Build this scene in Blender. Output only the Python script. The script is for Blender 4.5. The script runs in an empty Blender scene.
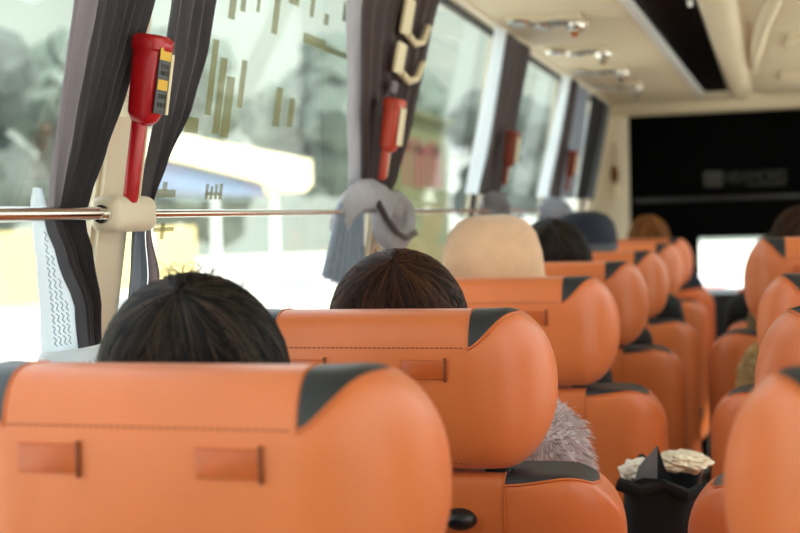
import bpy, bmesh, math, random
from mathutils import Vector, Matrix, noise
random.seed(7)
C = bpy.context.scene.collection
PI = math.pi
sc = bpy.context.scene

# ------------------------------------------------------------------ materials
def lin(c):
    return tuple(((x/12.92) if x <= 0.04045 else ((x+0.055)/1.055)**2.4) for x in c)
def rgb(h):
    return lin((int(h[0:2], 16)/255, int(h[2:4], 16)/255, int(h[4:6], 16)/255))
def mat(name, h, rough=0.6, metal=0.0, var=0.08, vscale=8.0, bump=0.0, bscale=200.0, sheen=0.0, stretch=None, spec=0.5):
    m = bpy.data.materials.new(name); m.use_nodes = True
    nt = m.node_tree; b = nt.nodes['Principled BSDF']
    c = rgb(h)
    b.inputs['Roughness'].default_value = rough
    b.inputs['Metallic'].default_value = metal
    b.inputs['Specular IOR Level'].default_value = spec
    if sheen: b.inputs['Sheen Weight'].default_value = sheen
    tc = nt.nodes.new('ShaderNodeTexCoord')
    src = tc.outputs['Object']
    if stretch:
        mp = nt.nodes.new('ShaderNodeMapping'); mp.inputs['Scale'].default_value = stretch
        nt.links.new(src, mp.inputs['Vector']); src = mp.outputs['Vector']
    n = nt.nodes.new('ShaderNodeTexNoise'); n.inputs['Scale'].default_value = vscale; n.inputs['Detail'].default_value = 4
    nt.links.new(src, n.inputs['Vector'])
    r = nt.nodes.new('ShaderNodeValToRGB')
    r.color_ramp.elements[0].position = 0.3; r.color_ramp.elements[1].position = 0.7
    r.color_ramp.elements[0].color = tuple(x*(1-var) for x in c)+(1,)
    r.color_ramp.elements[1].color = tuple(min(1, x*(1+var)) for x in c)+(1,)
    nt.links.new(n.outputs['Fac'], r.inputs['Fac']); nt.links.new(r.outputs['Color'], b.inputs['Base Color'])
    if bump:
        n2 = nt.nodes.new('ShaderNodeTexNoise'); n2.inputs['Scale'].default_value = bscale; n2.inputs['Detail'].default_value = 3
        nt.links.new(src, n2.inputs['Vector'])
        bp = nt.nodes.new('ShaderNodeBump'); bp.inputs['Strength'].default_value = bump; bp.inputs['Distance'].default_value = 0.002
        nt.links.new(n2.outputs['Fac'], bp.inputs['Height']); nt.links.new(bp.outputs['Normal'], b.inputs['Normal'])
    return m
def glass_mat(name, tint, gloss):
    m = bpy.data.materials.new(name); m.use_nodes = True
    nt = m.node_tree; nt.nodes.clear()
    o = nt.nodes.new('ShaderNodeOutputMaterial'); t = nt.nodes.new('ShaderNodeBsdfTransparent')
    t.inputs['Color'].default_value = tint+(1,)
    g = nt.nodes.new('ShaderNodeBsdfGlossy'); g.inputs['Roughness'].default_value = 0.03
    x = nt.nodes.new('ShaderNodeMixShader'); f = nt.nodes.new('ShaderNodeLayerWeight'); f.inputs['Blend'].default_value = 0.5
    pw = nt.nodes.new('ShaderNodeMath'); pw.operation = 'POWER'; pw.inputs[1].default_value = 4.0
    ml = nt.nodes.new('ShaderNodeMath'); ml.operation = 'MULTIPLY_ADD'; ml.inputs[1].default_value = gloss; ml.inputs[2].default_value = 0.03
    nt.links.new(f.outputs['Facing'], pw.inputs[0]); nt.links.new(pw.outputs[0], ml.inputs[0]); nt.links.new(ml.outputs[0], x.inputs['Fac'])
    nt.links.new(t.outputs[0], x.inputs[1]); nt.links.new(g.outputs[0], x.inputs[2]); nt.links.new(x.outputs[0], o.inputs['Surface'])
    return m
def hair_mat(name, dark, light, rough=0.55):
    m = mat(name, dark, rough, spec=0.16); nt = m.node_tree; b = nt.nodes['Principled BSDF']
    g = nt.nodes.new('ShaderNodeNewGeometry'); r = nt.nodes.new('ShaderNodeValToRGB')
    r.color_ramp.elements[0].color = rgb(dark)+(1,); r.color_ramp.elements[1].color = rgb(light)+(1,)
    r.color_ramp.elements[0].position = 0.35
    nt.links.new(g.outputs['Random Per Island'], r.inputs['Fac']); nt.links.new(r.outputs['Color'], b.inputs['Base Color'])
    return m
M = dict(
    leather=mat('orange_leather', 'd87339', 0.40, var=0.05, vscale=6, bump=0.12, bscale=420, spec=0.6, sheen=0.12),
    leather_dk=mat('orange_leather_tag', 'bf5a24', 0.35, var=0.12, vscale=40, bump=0.2, bscale=300),
    piping=mat('orange_piping', 'c9682f', 0.45, var=0.05),
    stitch=mat('rust_thread', '9a4f26', 0.7, var=0.1),
    thread=mat('brown_thread', '7a3a18', 0.7, var=0.1),
    black=mat('charcoal_leather', '2d3134', 0.42, var=0.08, bump=0.15, bscale=420),
    plastic=mat('black_plastic', '1b1c1e', 0.35, var=0.05),
    grey_plastic=mat('grey_plastic', '55585a', 0.45, var=0.05),
    cream=mat('cream_plastic', 'd9cdb4', 0.5, var=0.03, vscale=3),
    ceilm=mat('cream_ceiling_panel', 'cfc2a4', 0.55, var=0.03, vscale=2),
    chrome=mat('chrome', 'd8d4cc', 0.12, metal=1.0, var=0.02),
    silver=mat('silver_trim', 'e2e2de', 0.35, metal=0.2, var=0.02),
    gloss=mat('black_gloss_panel', '030303', 0.4, var=0.1, spec=0.02),
    front=mat('black_bulkhead', '020202', 0.6, var=0.2, spec=0.04),
    floor=mat('grey_bus_floor', '4a4744', 0.6, var=0.15, vscale=30),
    rubber=mat('window_rubber', '151515', 0.6, var=0.05),
    glass=glass_mat('tinted_glass', (0.90, 0.915, 0.895), 0.35),
    wind=glass_mat('windscreen_glass', (0.97, 0.99, 0.98), 0.3),
    curtain=mat('charcoal_curtain_cloth', '504c52', 0.75, var=0.18, vscale=60, stretch=(1, 1, 0.03), sheen=0.3),
    brown=mat('maroon_curtain_cloth', '3b2b2c', 0.75, var=0.18, vscale=60, stretch=(1, 1, 0.03), sheen=0.3),
    sheer=mat('sheer_grey_curtain_cloth', 'c2c0c4', 0.8, var=0.06, vscale=50, stretch=(1, 1, 0.05)),
    mauve=mat('mauve_grey_curtain_cloth', '8e868e', 0.7, var=0.1, vscale=50, stretch=(1, 1, 0.05), sheen=0.3),
    dusk=mat('dusky_grey_curtain_cloth', '7b747c', 0.7, var=0.1, vscale=50, stretch=(1, 1, 0.05), sheen=0.3),
    bluegrey=mat('blue_grey_curtain_cloth', '8b97a6', 0.7, var=0.12, vscale=90, stretch=(1, 1, 0.05), sheen=0.3),
    white=mat('white_curtain_cloth', 'e6ebee', 0.7, var=0.03, sheen=0.2),
    stitchblue=mat('blue_grey_embroidery', '94a6b4', 0.7, var=0.05),
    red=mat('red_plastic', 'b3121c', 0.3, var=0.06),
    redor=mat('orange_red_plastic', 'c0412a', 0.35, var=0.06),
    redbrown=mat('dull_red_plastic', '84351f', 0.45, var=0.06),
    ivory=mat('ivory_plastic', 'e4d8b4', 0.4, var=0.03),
    yellow=mat('yellow_label', 'e2b52e', 0.5, var=0.05),
    skin=mat('skin', 'd8a58a', 0.5, var=0.06, vscale=20),
    hairblack=hair_mat('black_hair', '0c0a09', '40352d'),
    hairbrown=hair_mat('dark_brown_hair', '1d100b', '50311f'),
    hairgold=hair_mat('golden_brown_hair', '5a3416', 'a06a34'),
    hairblack_base=mat('black_hair_base', '0c0a0a', 0.6), hairbrown_base=mat('dark_brown_hair_base', '1c0f0b', 0.6), hairgold_base=mat('golden_brown_hair_base', '5a3416', 0.6),
    hat=mat('cream_felt', 'e2b994', 0.9, var=0.05, vscale=40, bump=0.4, bscale=300, sheen=0.4),
    cap=mat('navy_cap_cloth', '1c2233', 0.8, var=0.12, vscale=60),
    capgrey=mat('grey_cap_cloth', '5a6068', 0.8, var=0.1, vscale=60),
    furgrey=mat('grey_fur', 'd6cccd', 0.9, var=0.2, vscale=50),
    furbeige=mat('beige_fur', 'd0ba8c', 0.9, var=0.25, vscale=50),
    coatblack=mat('black_coat_cloth', '121214', 0.8, var=0.15),
    coatgrey=mat('grey_coat_cloth', '6f6868', 0.85, var=0.15),
    coatnavy=mat('navy_coat_cloth', '1d2233', 0.85, var=0.15),
    coatcream=mat('cream_coat_cloth', 'cdbfa8', 0.85, var=0.1),
    coatolive=mat('olive_brown_coat_cloth', '6b5a36', 0.85, var=0.15),
    jean=mat('dark_trouser_cloth', '23262e', 0.85, var=0.15),
    shoe=mat('black_shoe_leather', '161515', 0.4, var=0.1),
    eye=mat('eye_white', 'efece6', 0.2, var=0.01),
    bag=mat('black_bag_cloth', '0a0a0b', 0.85, var=0.2),
    bagflap=mat('grey_bag_lining', '9a9ea2', 0.7, var=0.08),
    paper=mat('white_crumpled_paper', 'e9e2d2', 0.6, var=0.08, vscale=30),
    wrap=mat('tan_snack_wrapper', 'ecdcc0', 0.10, var=0.3, bump=0.6, bscale=60, vscale=25),
    decal=mat('olive_sticker', '85833f', 0.6, var=0.08),
    logo=mat('grey_logo_paint', '24251f', 0.6, var=0.15),
    ground=mat('pale_concrete', 'd9d6cd', 0.9, var=0.06, vscale=0.3),
    awn=mat('cream_awning', 'f4e6bc', 0.7, var=0.03),
    blue=mat('pale_blue_board', '6b7e97', 0.7, var=0.08, vscale=1),
    yellowboard=mat('pale_yellow_board', 'cdbd84', 0.8, var=0.06, vscale=1),
    olive=mat('olive_kiosk_paint', '4c4f2c', 0.8, var=0.08, vscale=1),
    redpaint=mat('red_sign_paint', '64201e', 0.7, var=0.08, vscale=1),
    leaf=mat('hazy_tree_leaf', '727c76', 0.9, var=0.1, vscale=2.5),  # both leaf colours greyed and lightened to paint in the haze
    leaf2=mat('hazy_pale_tree_leaf', '7d8a80', 0.9, var=0.1, vscale=2.5),
    bark=mat('bark', '5a4d40', 0.9, var=0.2),
    hill=mat('hazy_hillside', '7e8680', 1.0, var=0.12, vscale=0.08),
    house=mat('pale_plaster', 'd6dad6', 0.9, var=0.05, vscale=0.5),
    roofg=mat('grey_roof_tile', '84888a', 0.9, var=0.1),
    pane=mat('dark_window_pane', '4c565a', 0.3, var=0.1),
    carred=mat('red_car_paint', 'c8321e', 0.3, var=0.05),
)

def translucent(m, k):
    nt = m.node_tree; b = nt.nodes['Principled BSDF']; o = nt.nodes['Material Output']
    t = nt.nodes.new('ShaderNodeBsdfTranslucent'); x = nt.nodes.new('ShaderNodeMixShader'); x.inputs['Fac'].default_value = k
    nt.links.new(b.inputs['Base Color'].links[0].from_socket, t.inputs['Color'])
    nt.links.new(b.outputs[0], x.inputs[1]); nt.links.new(t.outputs[0], x.inputs[2]); nt.links.new(x.outputs[0], o.inputs['Surface'])
def see_through(m, k):
    nt = m.node_tree; b = nt.nodes['Principled BSDF']; o = nt.nodes['Material Output']
    t = nt.nodes.new('ShaderNodeBsdfTransparent'); x = nt.nodes.new('ShaderNodeMixShader'); x.inputs['Fac'].default_value = k
    nt.links.new(b.outputs[0], x.inputs[1]); nt.links.new(t.outputs[0], x.inputs[2]); nt.links.new(x.outputs[0], o.inputs['Surface'])
translucent(M['leaf'], 0.45); translucent(M['leaf2'], 0.45); translucent(M['sheer'], 0.5); translucent(M['mauve'], 0.3); translucent(M['bluegrey'], 0.3); translucent(M['white'], 0.65); translucent(M['curtain'], 0.12); translucent(M['brown'], 0.12)
see_through(M['decal'], 0.5)
# ------------------------------------------------------------------ helpers
def link(name, me, m=None, parent=None, smooth=True):
    o = bpy.data.objects.new(name, me); C.objects.link(o)
    if m is not None: me.materials.append(m)
    if parent is not None: o.parent = parent
    if smooth:
        for p in me.polygons: p.use_smooth = True
    return o
def obj(name, bm, m, parent=None, smooth=True):
    bmesh.ops.recalc_face_normals(bm, faces=bm.faces[:])
    me = bpy.data.meshes.new(name); bm.to_mesh(me); bm.free()
    o = link(name, me, m, parent, smooth)
    if smooth:
        try: me.set_sharp_from_angle(angle=math.radians(45))
        except Exception: pass
    return o
def thing(name, label, cat, loc=(0, 0, 0), group=None, rz=0):
    o = bpy.data.objects.new(name, None); C.objects.link(o); o.empty_display_size = 0.05
    o.location = loc; o.rotation_euler = (0, 0, rz)
    return tag(o, label, cat, group)
def tag(o, label, cat, group=None):
    o['label'] = label; o['category'] = cat
    if group: o['group'] = group
    return o
def struct(o):
    o['kind'] = 'structure'; return o
def dup(root, loc, label=None, group=None):
    r = root.copy(); C.objects.link(r); r.location = loc
    if label: r['label'] = label
    if group: r['group'] = group
    for ch in list(root.children):
        c = ch.copy(); C.objects.link(c); c.parent = r
        for g in list(ch.children):
            d = g.copy(); C.objects.link(d); d.parent = c
    return r
def add_box(bm, x0, x1, y0, y1, z0, z1, bev=0.0, seg=2):
    r = bmesh.ops.create_cube(bm, size=1.0)
    vs = r['verts']
    for v in vs:
        v.co = Vector(((x0+x1)/2+v.co.x*(x1-x0), (y0+y1)/2+v.co.y*(y1-y0), (z0+z1)/2+v.co.z*(z1-z0)))
    if bev:
        es = list({e for v in vs for e in v.link_edges})
        bmesh.ops.bevel(bm, geom=es, offset=bev, segments=seg, profile=0.5, affect='EDGES')
def box(*a, **k):
    bm = bmesh.new(); add_box(bm, *a, **k); return bm
def add_hull(bm, pts8):
    """pts8: bottom ring of n, top ring of n"""
    n = len(pts8)//2
    v = [bm.verts.new(p) for p in pts8]
    bm.faces.new(v[:n][::-1]); bm.faces.new(v[n:])
    for i in range(n):
        j = (i+1) % n
        bm.faces.new((v[i], v[j], v[n+j], v[n+i]))
def add_tube(bm, pts, rad, n=8, cap=True):
    pts = [Vector(p) for p in pts]
    rings = []
    up = None
    for i, p in enumerate(pts):
        t = (pts[min(i+1, len(pts)-1)]-pts[max(i-1, 0)])
        if t.length < 1e-9: t = Vector((0, 0, 1))
        t.normalize()
        if up is None:
            up = Vector((0, 0, 1)) if abs(t.z) < 0.9 else Vector((1, 0, 0))
        a = t.cross(up); 
        if a.length < 1e-6: a = t.orthogonal()
        a.normalize(); b = a.cross(t).normalized(); up = b
        r = rad[i] if hasattr(rad, '__len__') else rad
        rings.append([bm.verts.new(p+(a*math.cos(2*PI*k/n)+b*math.sin(2*PI*k/n))*r) for k in range(n)])
    for i in range(len(rings)-1):
        for k in range(n):
            bm.faces.new((rings[i][k], rings[i][(k+1) % n], rings[i+1][(k+1) % n], rings[i+1][k]))
    if cap and n > 2:
        bm.faces.new(rings[0][::-1]); bm.faces.new(rings[-1])
def tube(pts, rad, n=8):
    bm = bmesh.new(); add_tube(bm, pts, rad, n); return bm
def grid(rows, close_u=False):
    bm = bmesh.new()
    vs = [[bm.verts.new(p) for p in r] for r in rows]
    for i in range(len(vs)-1):
        m = len(vs[i])
        for j in range(m if close_u else m-1):
            k = (j+1) % m
            try: bm.faces.new((vs[i][j], vs[i][k], vs[i+1][k], vs[i+1][j]))
            except ValueError: pass
    bmesh.ops.remove_doubles(bm, verts=bm.verts[:], dist=1e-5)
    return bm
def add_ell(bm, c, r, seg=16, ring=10, rot=None):
    m = Matrix.Translation(Vector(c)) @ (rot.to_4x4() if rot else Matrix()) @ Matrix.Diagonal((r[0], r[1], r[2], 1))
    bmesh.ops.create_uvsphere(bm, u_segments=seg, v_segments=ring, radius=1, matrix=m)
def ell(c, r, **k):
    bm = bmesh.new(); add_ell(bm, c, r, **k); return bm
def add_caps(bm, a, b, ra, rb):
    a, b = Vector(a), Vector(b)
    add_tube(bm, [a+(b-a)*t for t in (0, .25, .5, .75, 1)], [ra+(rb-ra)*t for t in (0, .25, .5, .75, 1)], 12)
    add_ell(bm, a, (ra,)*3, 12, 8); add_ell(bm, b, (rb,)*3, 12, 8)
def remeshed(name, bm, voxel, smooth=3):
    me = bpy.data.meshes.new('tmp'); bm.to_mesh(me); bm.free()
    o = bpy.data.objects.new('tmp', me); C.objects.link(o)
    md = o.modifiers.new('r', 'REMESH'); md.mode = 'VOXEL'; md.voxel_size = voxel
    s = o.modifiers.new('s', 'SMOOTH'); s.iterations = smooth; s.factor = 0.5
    dg = bpy.context.evaluated_depsgraph_get(); dg.update()
    out = bpy.data.meshes.new_from_object(o.evaluated_get(dg)); out.name = name
    bpy.data.objects.remove(o); bpy.data.meshes.remove(me)
    return out
def sm(t):
    t = max(0, min(1, t)); return t*t*(3-2*t)
def Xw(z): return -0.87+0.17*(z-1.4)          # inner face of the leaning side wall

# ------------------------------------------------------------------ bus shell
Y0, Y1 = -2.6, 7.2
AX = -0.1                                       # middle of the coach
def mir(x): return 2*AX-x
def slab(bm, y0, y1, z0, z1, t0, t1, side=-1):
    """a piece of side wall between two heights, following the lean; t0..t1 = thickness outward"""
    p = []
    for z in (z0, z1):
        for (y, t) in ((y0, t0), (y1, t0), (y1, t1), (y0, t1)):
            x = Xw(z)-t
            p.append(Vector((x if side < 0 else mir(x), y, z)))
    add_hull(bm, p)
struct(obj('floor', box(-1.05, mir(-1.05), Y0, 9.2, -0.06, 0.0), M['floor'], smooth=False))
SILL, HEAD = 0.86, 1.955
for side, nm in ((-1, 'wall_left'), (1, 'wall_right')):
    bm = bmesh.new()
    slab(bm, Y0, 7.6, 0.0, SILL, 0.0, 0.07, side)
    slab(bm, Y0, 7.6, HEAD, 2.16, -0.004, 0.07, side)
    slab(bm, 6.72, 7.6, SILL, HEAD, 0.0, 0.07, side)
    slab(bm, Y0, Y0+0.1, SILL, HEAD, 0.0, 0.07, side)
    struct(obj(nm, bm, M['cream'], smooth=False))
PILL = [(-1.10, -0.98), (0.18, 0.30), (1.490, 1.585), (2.76, 2.88), (3.98, 4.12), (5.42, 5.54)]
k = 1
for side in (-1, 1):
    for (a, b) in PILL:
        bm = bmesh.new(); slab(bm, a, b, SILL, HEAD, 0.0, 0.06, side)
        es = [e for e in bm.edges]
        bmesh.ops.bevel(bm, geom=es, offset=0.008, segments=2, affect='EDGES')
        struct(obj('trim_%d' % k, bm, M['cream'])); k += 1
edges = [Y0+0.1] + [v for p in PILL for v in p] + [6.72]
k = 1
for side in (-1, 1):
    for i in range(0, len(edges), 2):
        a, b = edges[i]-0.012, edges[i+1]+0.012
        bm = bmesh.new(); slab(bm, a, b, SILL-0.01, HEAD+0.01, 0.034, 0.040, side)
        w = struct(obj('window_%d' % k, bm, M['glass'], smooth=False)); k += 1
        bm = bmesh.new()
        slab(bm, a, b, SILL-0.005, SILL+0.014, 0.028, 0.046, side); slab(bm, a, b, HEAD-0.014, HEAD+0.005, 0.028, 0.046, side)
        slab(bm, a, a+0.02, SILL, HEAD, 0.028, 0.046, side); slab(bm, b-0.02, b, SILL, HEAD, 0.028, 0.046, side)
        obj('window_gasket', bm, M['rubber'], w, smooth=False)
        if side < 0 and i == 6: WIN2 = w
# olive lettering stuck on the second window ahead (y, z rectangles on the glass)
bm = bmesh.new()
for (a, z1, b, z0) in [(1.894,1.760,1.930,1.699),(1.940,1.765,1.968,1.718),(2.010,1.766,2.028,1.727),(2.085,1.779,2.122,1.700),(2.156,1.79,2.207,1.766),(2.266,1.80,2.295,1.757),(2.354,1.776,2.380,1.754),(2.454,1.817,2.503,1.777),(2.253,1.724,2.380,1.704),(2.377,1.714,2.578,1.702),(1.850,1.658,1.880,1.533),(1.886,1.632,1.922,1.503),(1.918,1.604,1.963,1.499),(1.974,1.638,2.004,1.555),(2.145,1.607,2.188,1.533),(2.218,1.592,2.257,1.537),(1.786,1.525,1.834,1.500),(1.715,1.406,1.781,1.394),(1.735,1.418,1.749,1.403),(1.893,1.418,1.903,1.391),(1.893,1.404,1.958,1.398),(1.912,1.414,1.922,1.391),(1.930,1.418,1.940,1.391),(1.948,1.419,1.960,1.391),(1.72,1.345,1.79,1.338),(1.745,1.352,1.757,1.326)]:
    w4 = (b-a)*.14 if z1-z0 > .03 else 0
    slab(bm, a+w4, b-w4, z0, z1, 0.0325, 0.0335)
obj('sticker_lettering', bm, M['decal'], WIN2, smooth=False)

# ceiling: left rack underside, silver edge, black gloss panel, right rack
def strip(xa, xb, z0, z1, ya=Y0, yb=7.05, n=2):
    """xa, xb: functions of y"""
    bm = bmesh.new(); p = []
    for z in (z0, z1):
        for (f, y) in ((xa, ya), (xb, ya), (xb, yb), (xa, yb)): p.append((f(y), y, z))
    add_hull(bm, p); return bm
lerp = lambda a, b: (lambda y: a+(b-a)*(y-3.55)/(6.65-3.55))
sxl, sxr, bxr = lerp(-0.356, -0.265), lerp(-0.330, -0.234), lerp(-0.158, -0.113)
root = struct(thing('ceiling', 'x', 'x')); del root['label']; del root['category']
obj('rack_underside', strip(lambda y: -0.79, sxl, 1.962, 2.12), M['ceilm'], root, smooth=False)
obj('silver_edge', strip(sxl, sxr, 1.955, 2.10, yb=6.62), M['silver'], root, smooth=False)
obj('gloss_panel', strip(sxr, bxr, 1.972, 2.08, yb=6.62), M['gloss'], root, smooth=False)
obj('end_panel', strip(sxl, bxr, 1.962, 2.10, ya=6.62), M['ceilm'], root, smooth=False)
# right rack: swept profile with a rounded beam, a groove and a shelf behind it
rows = []
for y in [Y0+0.2*i for i in range(int((7.05-Y0)/0.2)+1)]+[7.05]:
    b = bxr(y); prof = [(b, 2.09), (b, 1.985), (b+0.012, 1.968), (b+0.04, 1.958), (b+0.08, 1.958), (b+0.105, 1.968), (b+0.118, 1.99),
                        (b+0.14, 1.995), (b+0.17, 1.985), (b+0.20, 1.975), (mir(-0.80), 1.975), (mir(-0.80), 2.12)]
    rows.append([(x, y, z) for x, z in prof])
obj('rack_beam', grid(rows), M['ceilm'], root)
obj('curved_rib', tube([(0.16, 2.6, 1.985), (0.11, 3.2, 1.982), (0.075, 3.8, 1.98), (0.045, 4.4, 1.98), (0.028, 5.0, 1.98), (0.02, 5.8, 1.985)], [0.026]*5+[0.012], 12), M['ceilm'], root)
bm = bmesh.new()
for y in (-1.2, 0.3, 1.8, 3.3, 4.75, 6.0):
    add_box(bm, 0.13, 0.58, y-0.16, y+0.16, 1.950, 1.985, bev=0.016)
obj('rack_panel', bm, M['ceilm'], root)
obj('panel_spot', box(-0.175, -0.16, 3.68, 3.72, 1.955, 1.975, bev=0.003), M['silver'], root)  # small silver block standing in for a tiny white lamp spot
# front bulkhead
wf = struct(obj('wall_front', box(-0.72, mir(-0.95), 7.2, 7.26, 1.186, 1.905), M['front'], smooth=False))
obj('valance_band', box(-0.80, mir(-0.80), 7.04, 7.27, 1.905, 2.12, bev=0.012), M['ceilm'], wf)
obj('ledge', box(-0.67, 0.45, 7.17, 7.205, 1.40, 1.425, bev=0.004), M['plastic'], wf)
bm = bmesh.new()
add_box(bm, -0.268, -0.160, 7.192, 7.2, 1.478, 1.572, bev=0.003)
obj('logo_emblem', bm, M['logo'], wf)
cu = bpy.data.curves.new('t', 'FONT'); cu.body = 'VIEWMORES'; cu.size = 0.092; cu.extrude = 0.002; cu.space_character = 0.92
to = bpy.data.objects.new('t', cu); C.objects.link(to)
dg = bpy.context.evaluated_depsgraph_get(); dg.update()
tm = bpy.data.meshes.new_from_object(to.evaluated_get(dg)); bpy.data.objects.remove(to)
xs = [v.co.x for v in tm.vertices]; kx = 0.345/(max(xs)-min(xs))
for v in tm.vertices: v.co = Vector((-0.150+(v.co.x-min(xs))*kx, 7.197-v.co.z, 1.497+v.co.y*1.05))
lo = link('logo_lettering', tm, M['logo'], wf, smooth=False)
obj('logo_underline', box(-0.03, 0.19, 7.194, 7.2, 1.478, 1.488), M['logo'], wf)
struct(obj('trim_20', box(-0.92, -0.69, 7.10, 7.3, 0.0, 2.0, bev=0.02), M['cream']))
struct(obj('trim_21', box(-0.30, 0.12, 7.2, 7.26, 0.0, 0.86, bev=0.02), M['plastic']))
struct(obj('trim_22', box(-0.90, -0.302, 7.202, 7.262, 0.0, 1.19), M['front'], smooth=False))
struct(obj('trim_23', box(0.122, 0.75, 7.202, 7.262, 0.0, 1.19), M['front'], smooth=False))
w = struct(obj('window_20', box(-1.0, mir(-1.0), 9.0, 9.01, 0.45, 2.1), M['wind'], smooth=False))
obj('windscreen_gasket', box(-1.0, mir(-1.0), 8.99, 9.02, 0.40, 0.45), M['rubber'], w)
struct(obj('trim_24', box(-1.0, mir(-1.0), 8.5, 9.05, 0.0, 0.78, bev=0.05), M['plastic']))
struct(obj('roof', box(-0.95, mir(-0.95), Y0, 9.1, 2.13, 2.2), M['cream'], smooth=False))
# rear wall with its window
bm = bmesh.new()
add_box(bm, -1.0, mir(-1.0), Y0-0.08, Y0, 0.0, 1.3); add_box(bm, -1.0, mir(-1.0), Y0-0.08, Y0, 1.85, 2.15)
wr = struct(obj('wall_back', bm, M['cream'], smooth=False))
struct(obj('window_21', box(-0.95, mir(-0.95), Y0-0.05, Y0-0.04, 1.3, 1.85), M['glass'], smooth=False))

# ------------------------------------------------------------------ service units under the rack
def service(y0, first=None, label=''):
    if first: return dup(first, (0, y0, 1.962), label)
    t = thing('service_unit', label, 'service panel', (0, y0, 1.962), 'service units under the rack')
    obj('panel', box(-0.735, -0.50, -0.09, 0.16, -0.010, 0.001, bev=0.004), M['ceilm'], t)
    for (x, y, rx, ry) in ((-0.695, -0.03, .038, .06), (-0.635, 0.06, .034, .06)):
        l = obj('reading_lamp', ell((x, y, -0.012), (rx, ry, .008)), M['chrome'], t)
        obj('lens', ell((x, y, -0.017), (rx*.7, ry*.7, .006)), M['white'], l)
    bm = bmesh.new(); add_tube(bm, [(-0.585, 0.03, -0.004), (-0.585, 0.03, -0.014)], 0.04, 20)
    obj('speaker_grille', bm, M['grey_plastic'], t)
    bm = bmesh.new(); add_ell(bm, (-0.525, 0.04, -0.018), (.032, .045, .024)); add_tube(bm, [(-0.525, 0.04, -0.02), (-0.525, 0.02, -0.052)], [.018, .013], 14)
    obj('air_nozzle', bm, M['chrome'], t)
    return t
su = service(3.78, label='nearest service panel with lamps and bright air nozzle under the ceiling rack')
for y, lab in ((4.52, 'second service panel with lamps and air nozzle from the nearest end of the rack'),
               (5.18, 'third service panel with lamps and air nozzle along the ceiling rack'),
               (5.86, 'farthest service panel with lamps and air nozzle, near the front of the rack')):
    service(y, su, lab)

# ------------------------------------------------------------------ rails
RX = -0.832
def rail(y0, y1, r, label):
    bm = tube([(RX, y0, 1.366), (RX, (y0+y1)/2, 1.366), (RX, y1, 1.367)], r, 16)
    o = obj('window_rail', bm, M['chrome']); tag(o, label, 'rail', 'chrome window rails')
    return o
rail(-1.04, 1.425, 0.0088, 'bright chrome handrail across the nearest window, ending in the cream bracket')
rail(1.552, 2.70, 0.0058, 'thin handrail from the cream bracket to the knotted blue grey curtain')
rail(2.95, 4.00, 0.0058, 'thin handrail across the window between the knotted curtain and the cream hat')
rail(4.10, 5.46, 0.0058, 'thin handrail across the far window ahead of the cream hat')
t = thing('rail_bracket', 'cream plastic rail bracket clamped on the pillar under the red hammer', 'bracket', (RX, 1.485, 1.366))
bm = box(-0.026, 0.022, -0.055, 0.064, -0.025, 0.025, bev=0.016, seg=4); obj('bracket_body', bm, M['cream'], t)
obj('collar', tube([(0, -0.062, 0), (0, -0.052, 0)], 0.0125, 16), M['chrome'], t)
obj('bracket_foot', box(-0.034, -0.02, -0.01, 0.05, -0.02, 0.02, bev=0.004), M['cream'], t)

# ------------------------------------------------------------------ emergency hammers (lean with the pillar)
def hammer(y, z, red, label, rows=True):
    t = thing('emergency_hammer', label, 'emergency hammer', (Xw(z)+0.036, y, z), 'hammers on the window pillars')
    if not rows: t.location.x += 0.004
    if rows: obj('mount', box(-0.040, 0.012, 0.014, 0.030, -0.056, -0.035), M['ivory'], t)
    t.rotation_euler = (0, math.atan(0.17), 0)
    # the bulb-shaped holder, rounded, tapering to the bottom
    rws = []
    for (zz, w, d) in ((-0.064, .010, .008), (-0.058, .017, .015), (-0.048, .021, .020), (0.02, .023, .022), (0.036, .023, .022), (0.039, .026, .025), (0.053, .026, .025), (0.058, .021, .020)):
        rws.append([(0.024+d*math.copysign(abs(math.cos(a))**.6, math.cos(a)), w*math.copysign(abs(math.sin(a))**.6, math.sin(a)), zz) for a in [2*PI*i/24 for i in range(24)]])
    bm = grid(rws, True)
    bmesh.ops.holes_fill(bm, edges=bm.edges[:], sides=0)
    h = obj('holder', bm, red, t)
    obj('handle', box(0.010, 0.028, -0.013, 0.006, -0.172 if rows else -0.128, -0.05, bev=0.006, seg=3), red, t)
    obj('handle_strip', box(0.012, 0.0275, 0.0062, 0.011, -0.164 if rows else -0.12, -0.06, bev=0.002), M['ivory'], t)
    l = obj('label_plate', box(0.046, 0.0475, -0.019, 0.021, -0.046, 0.042), M['plastic' if rows else 'ivory'], t)
    if rows:
        obj('yellow_band', box(0.0475, 0.0482, -0.019, 0.012, 0.026, 0.042), M['yellow'], l)
        obj('yellow_spot', box(0.0475, 0.0482, -0.017, 0.010, -0.014, 0.000), M['yellow'], l)
        bm = bmesh.new()
        for zz in (0.018, 0.009, -0.022, -0.034):
            for yy in (-0.011, -0.003, 0.005):
                add_box(bm, 0.0475, 0.0480, yy, yy+0.005, zz-0.003, zz+0.003)
        obj('label_lettering', bm, M['logo'], l)
    obj('white_strip', box(0.0475, 0.0490, 0.0125, 0.0195, -0.046, 0.036), M['ivory'], l)
    return t
hammer(1.480, 1.553, M['red'], 'glossy red emergency hammer in holder on the cream pillar above the rail bracket')
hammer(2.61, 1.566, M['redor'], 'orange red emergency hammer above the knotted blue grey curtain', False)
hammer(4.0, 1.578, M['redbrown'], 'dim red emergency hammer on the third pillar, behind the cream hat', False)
hammer(5.42, 1.578, M['redbrown'], 'tiny red emergency hammer on the pillar furthest down the bus', False)

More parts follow.
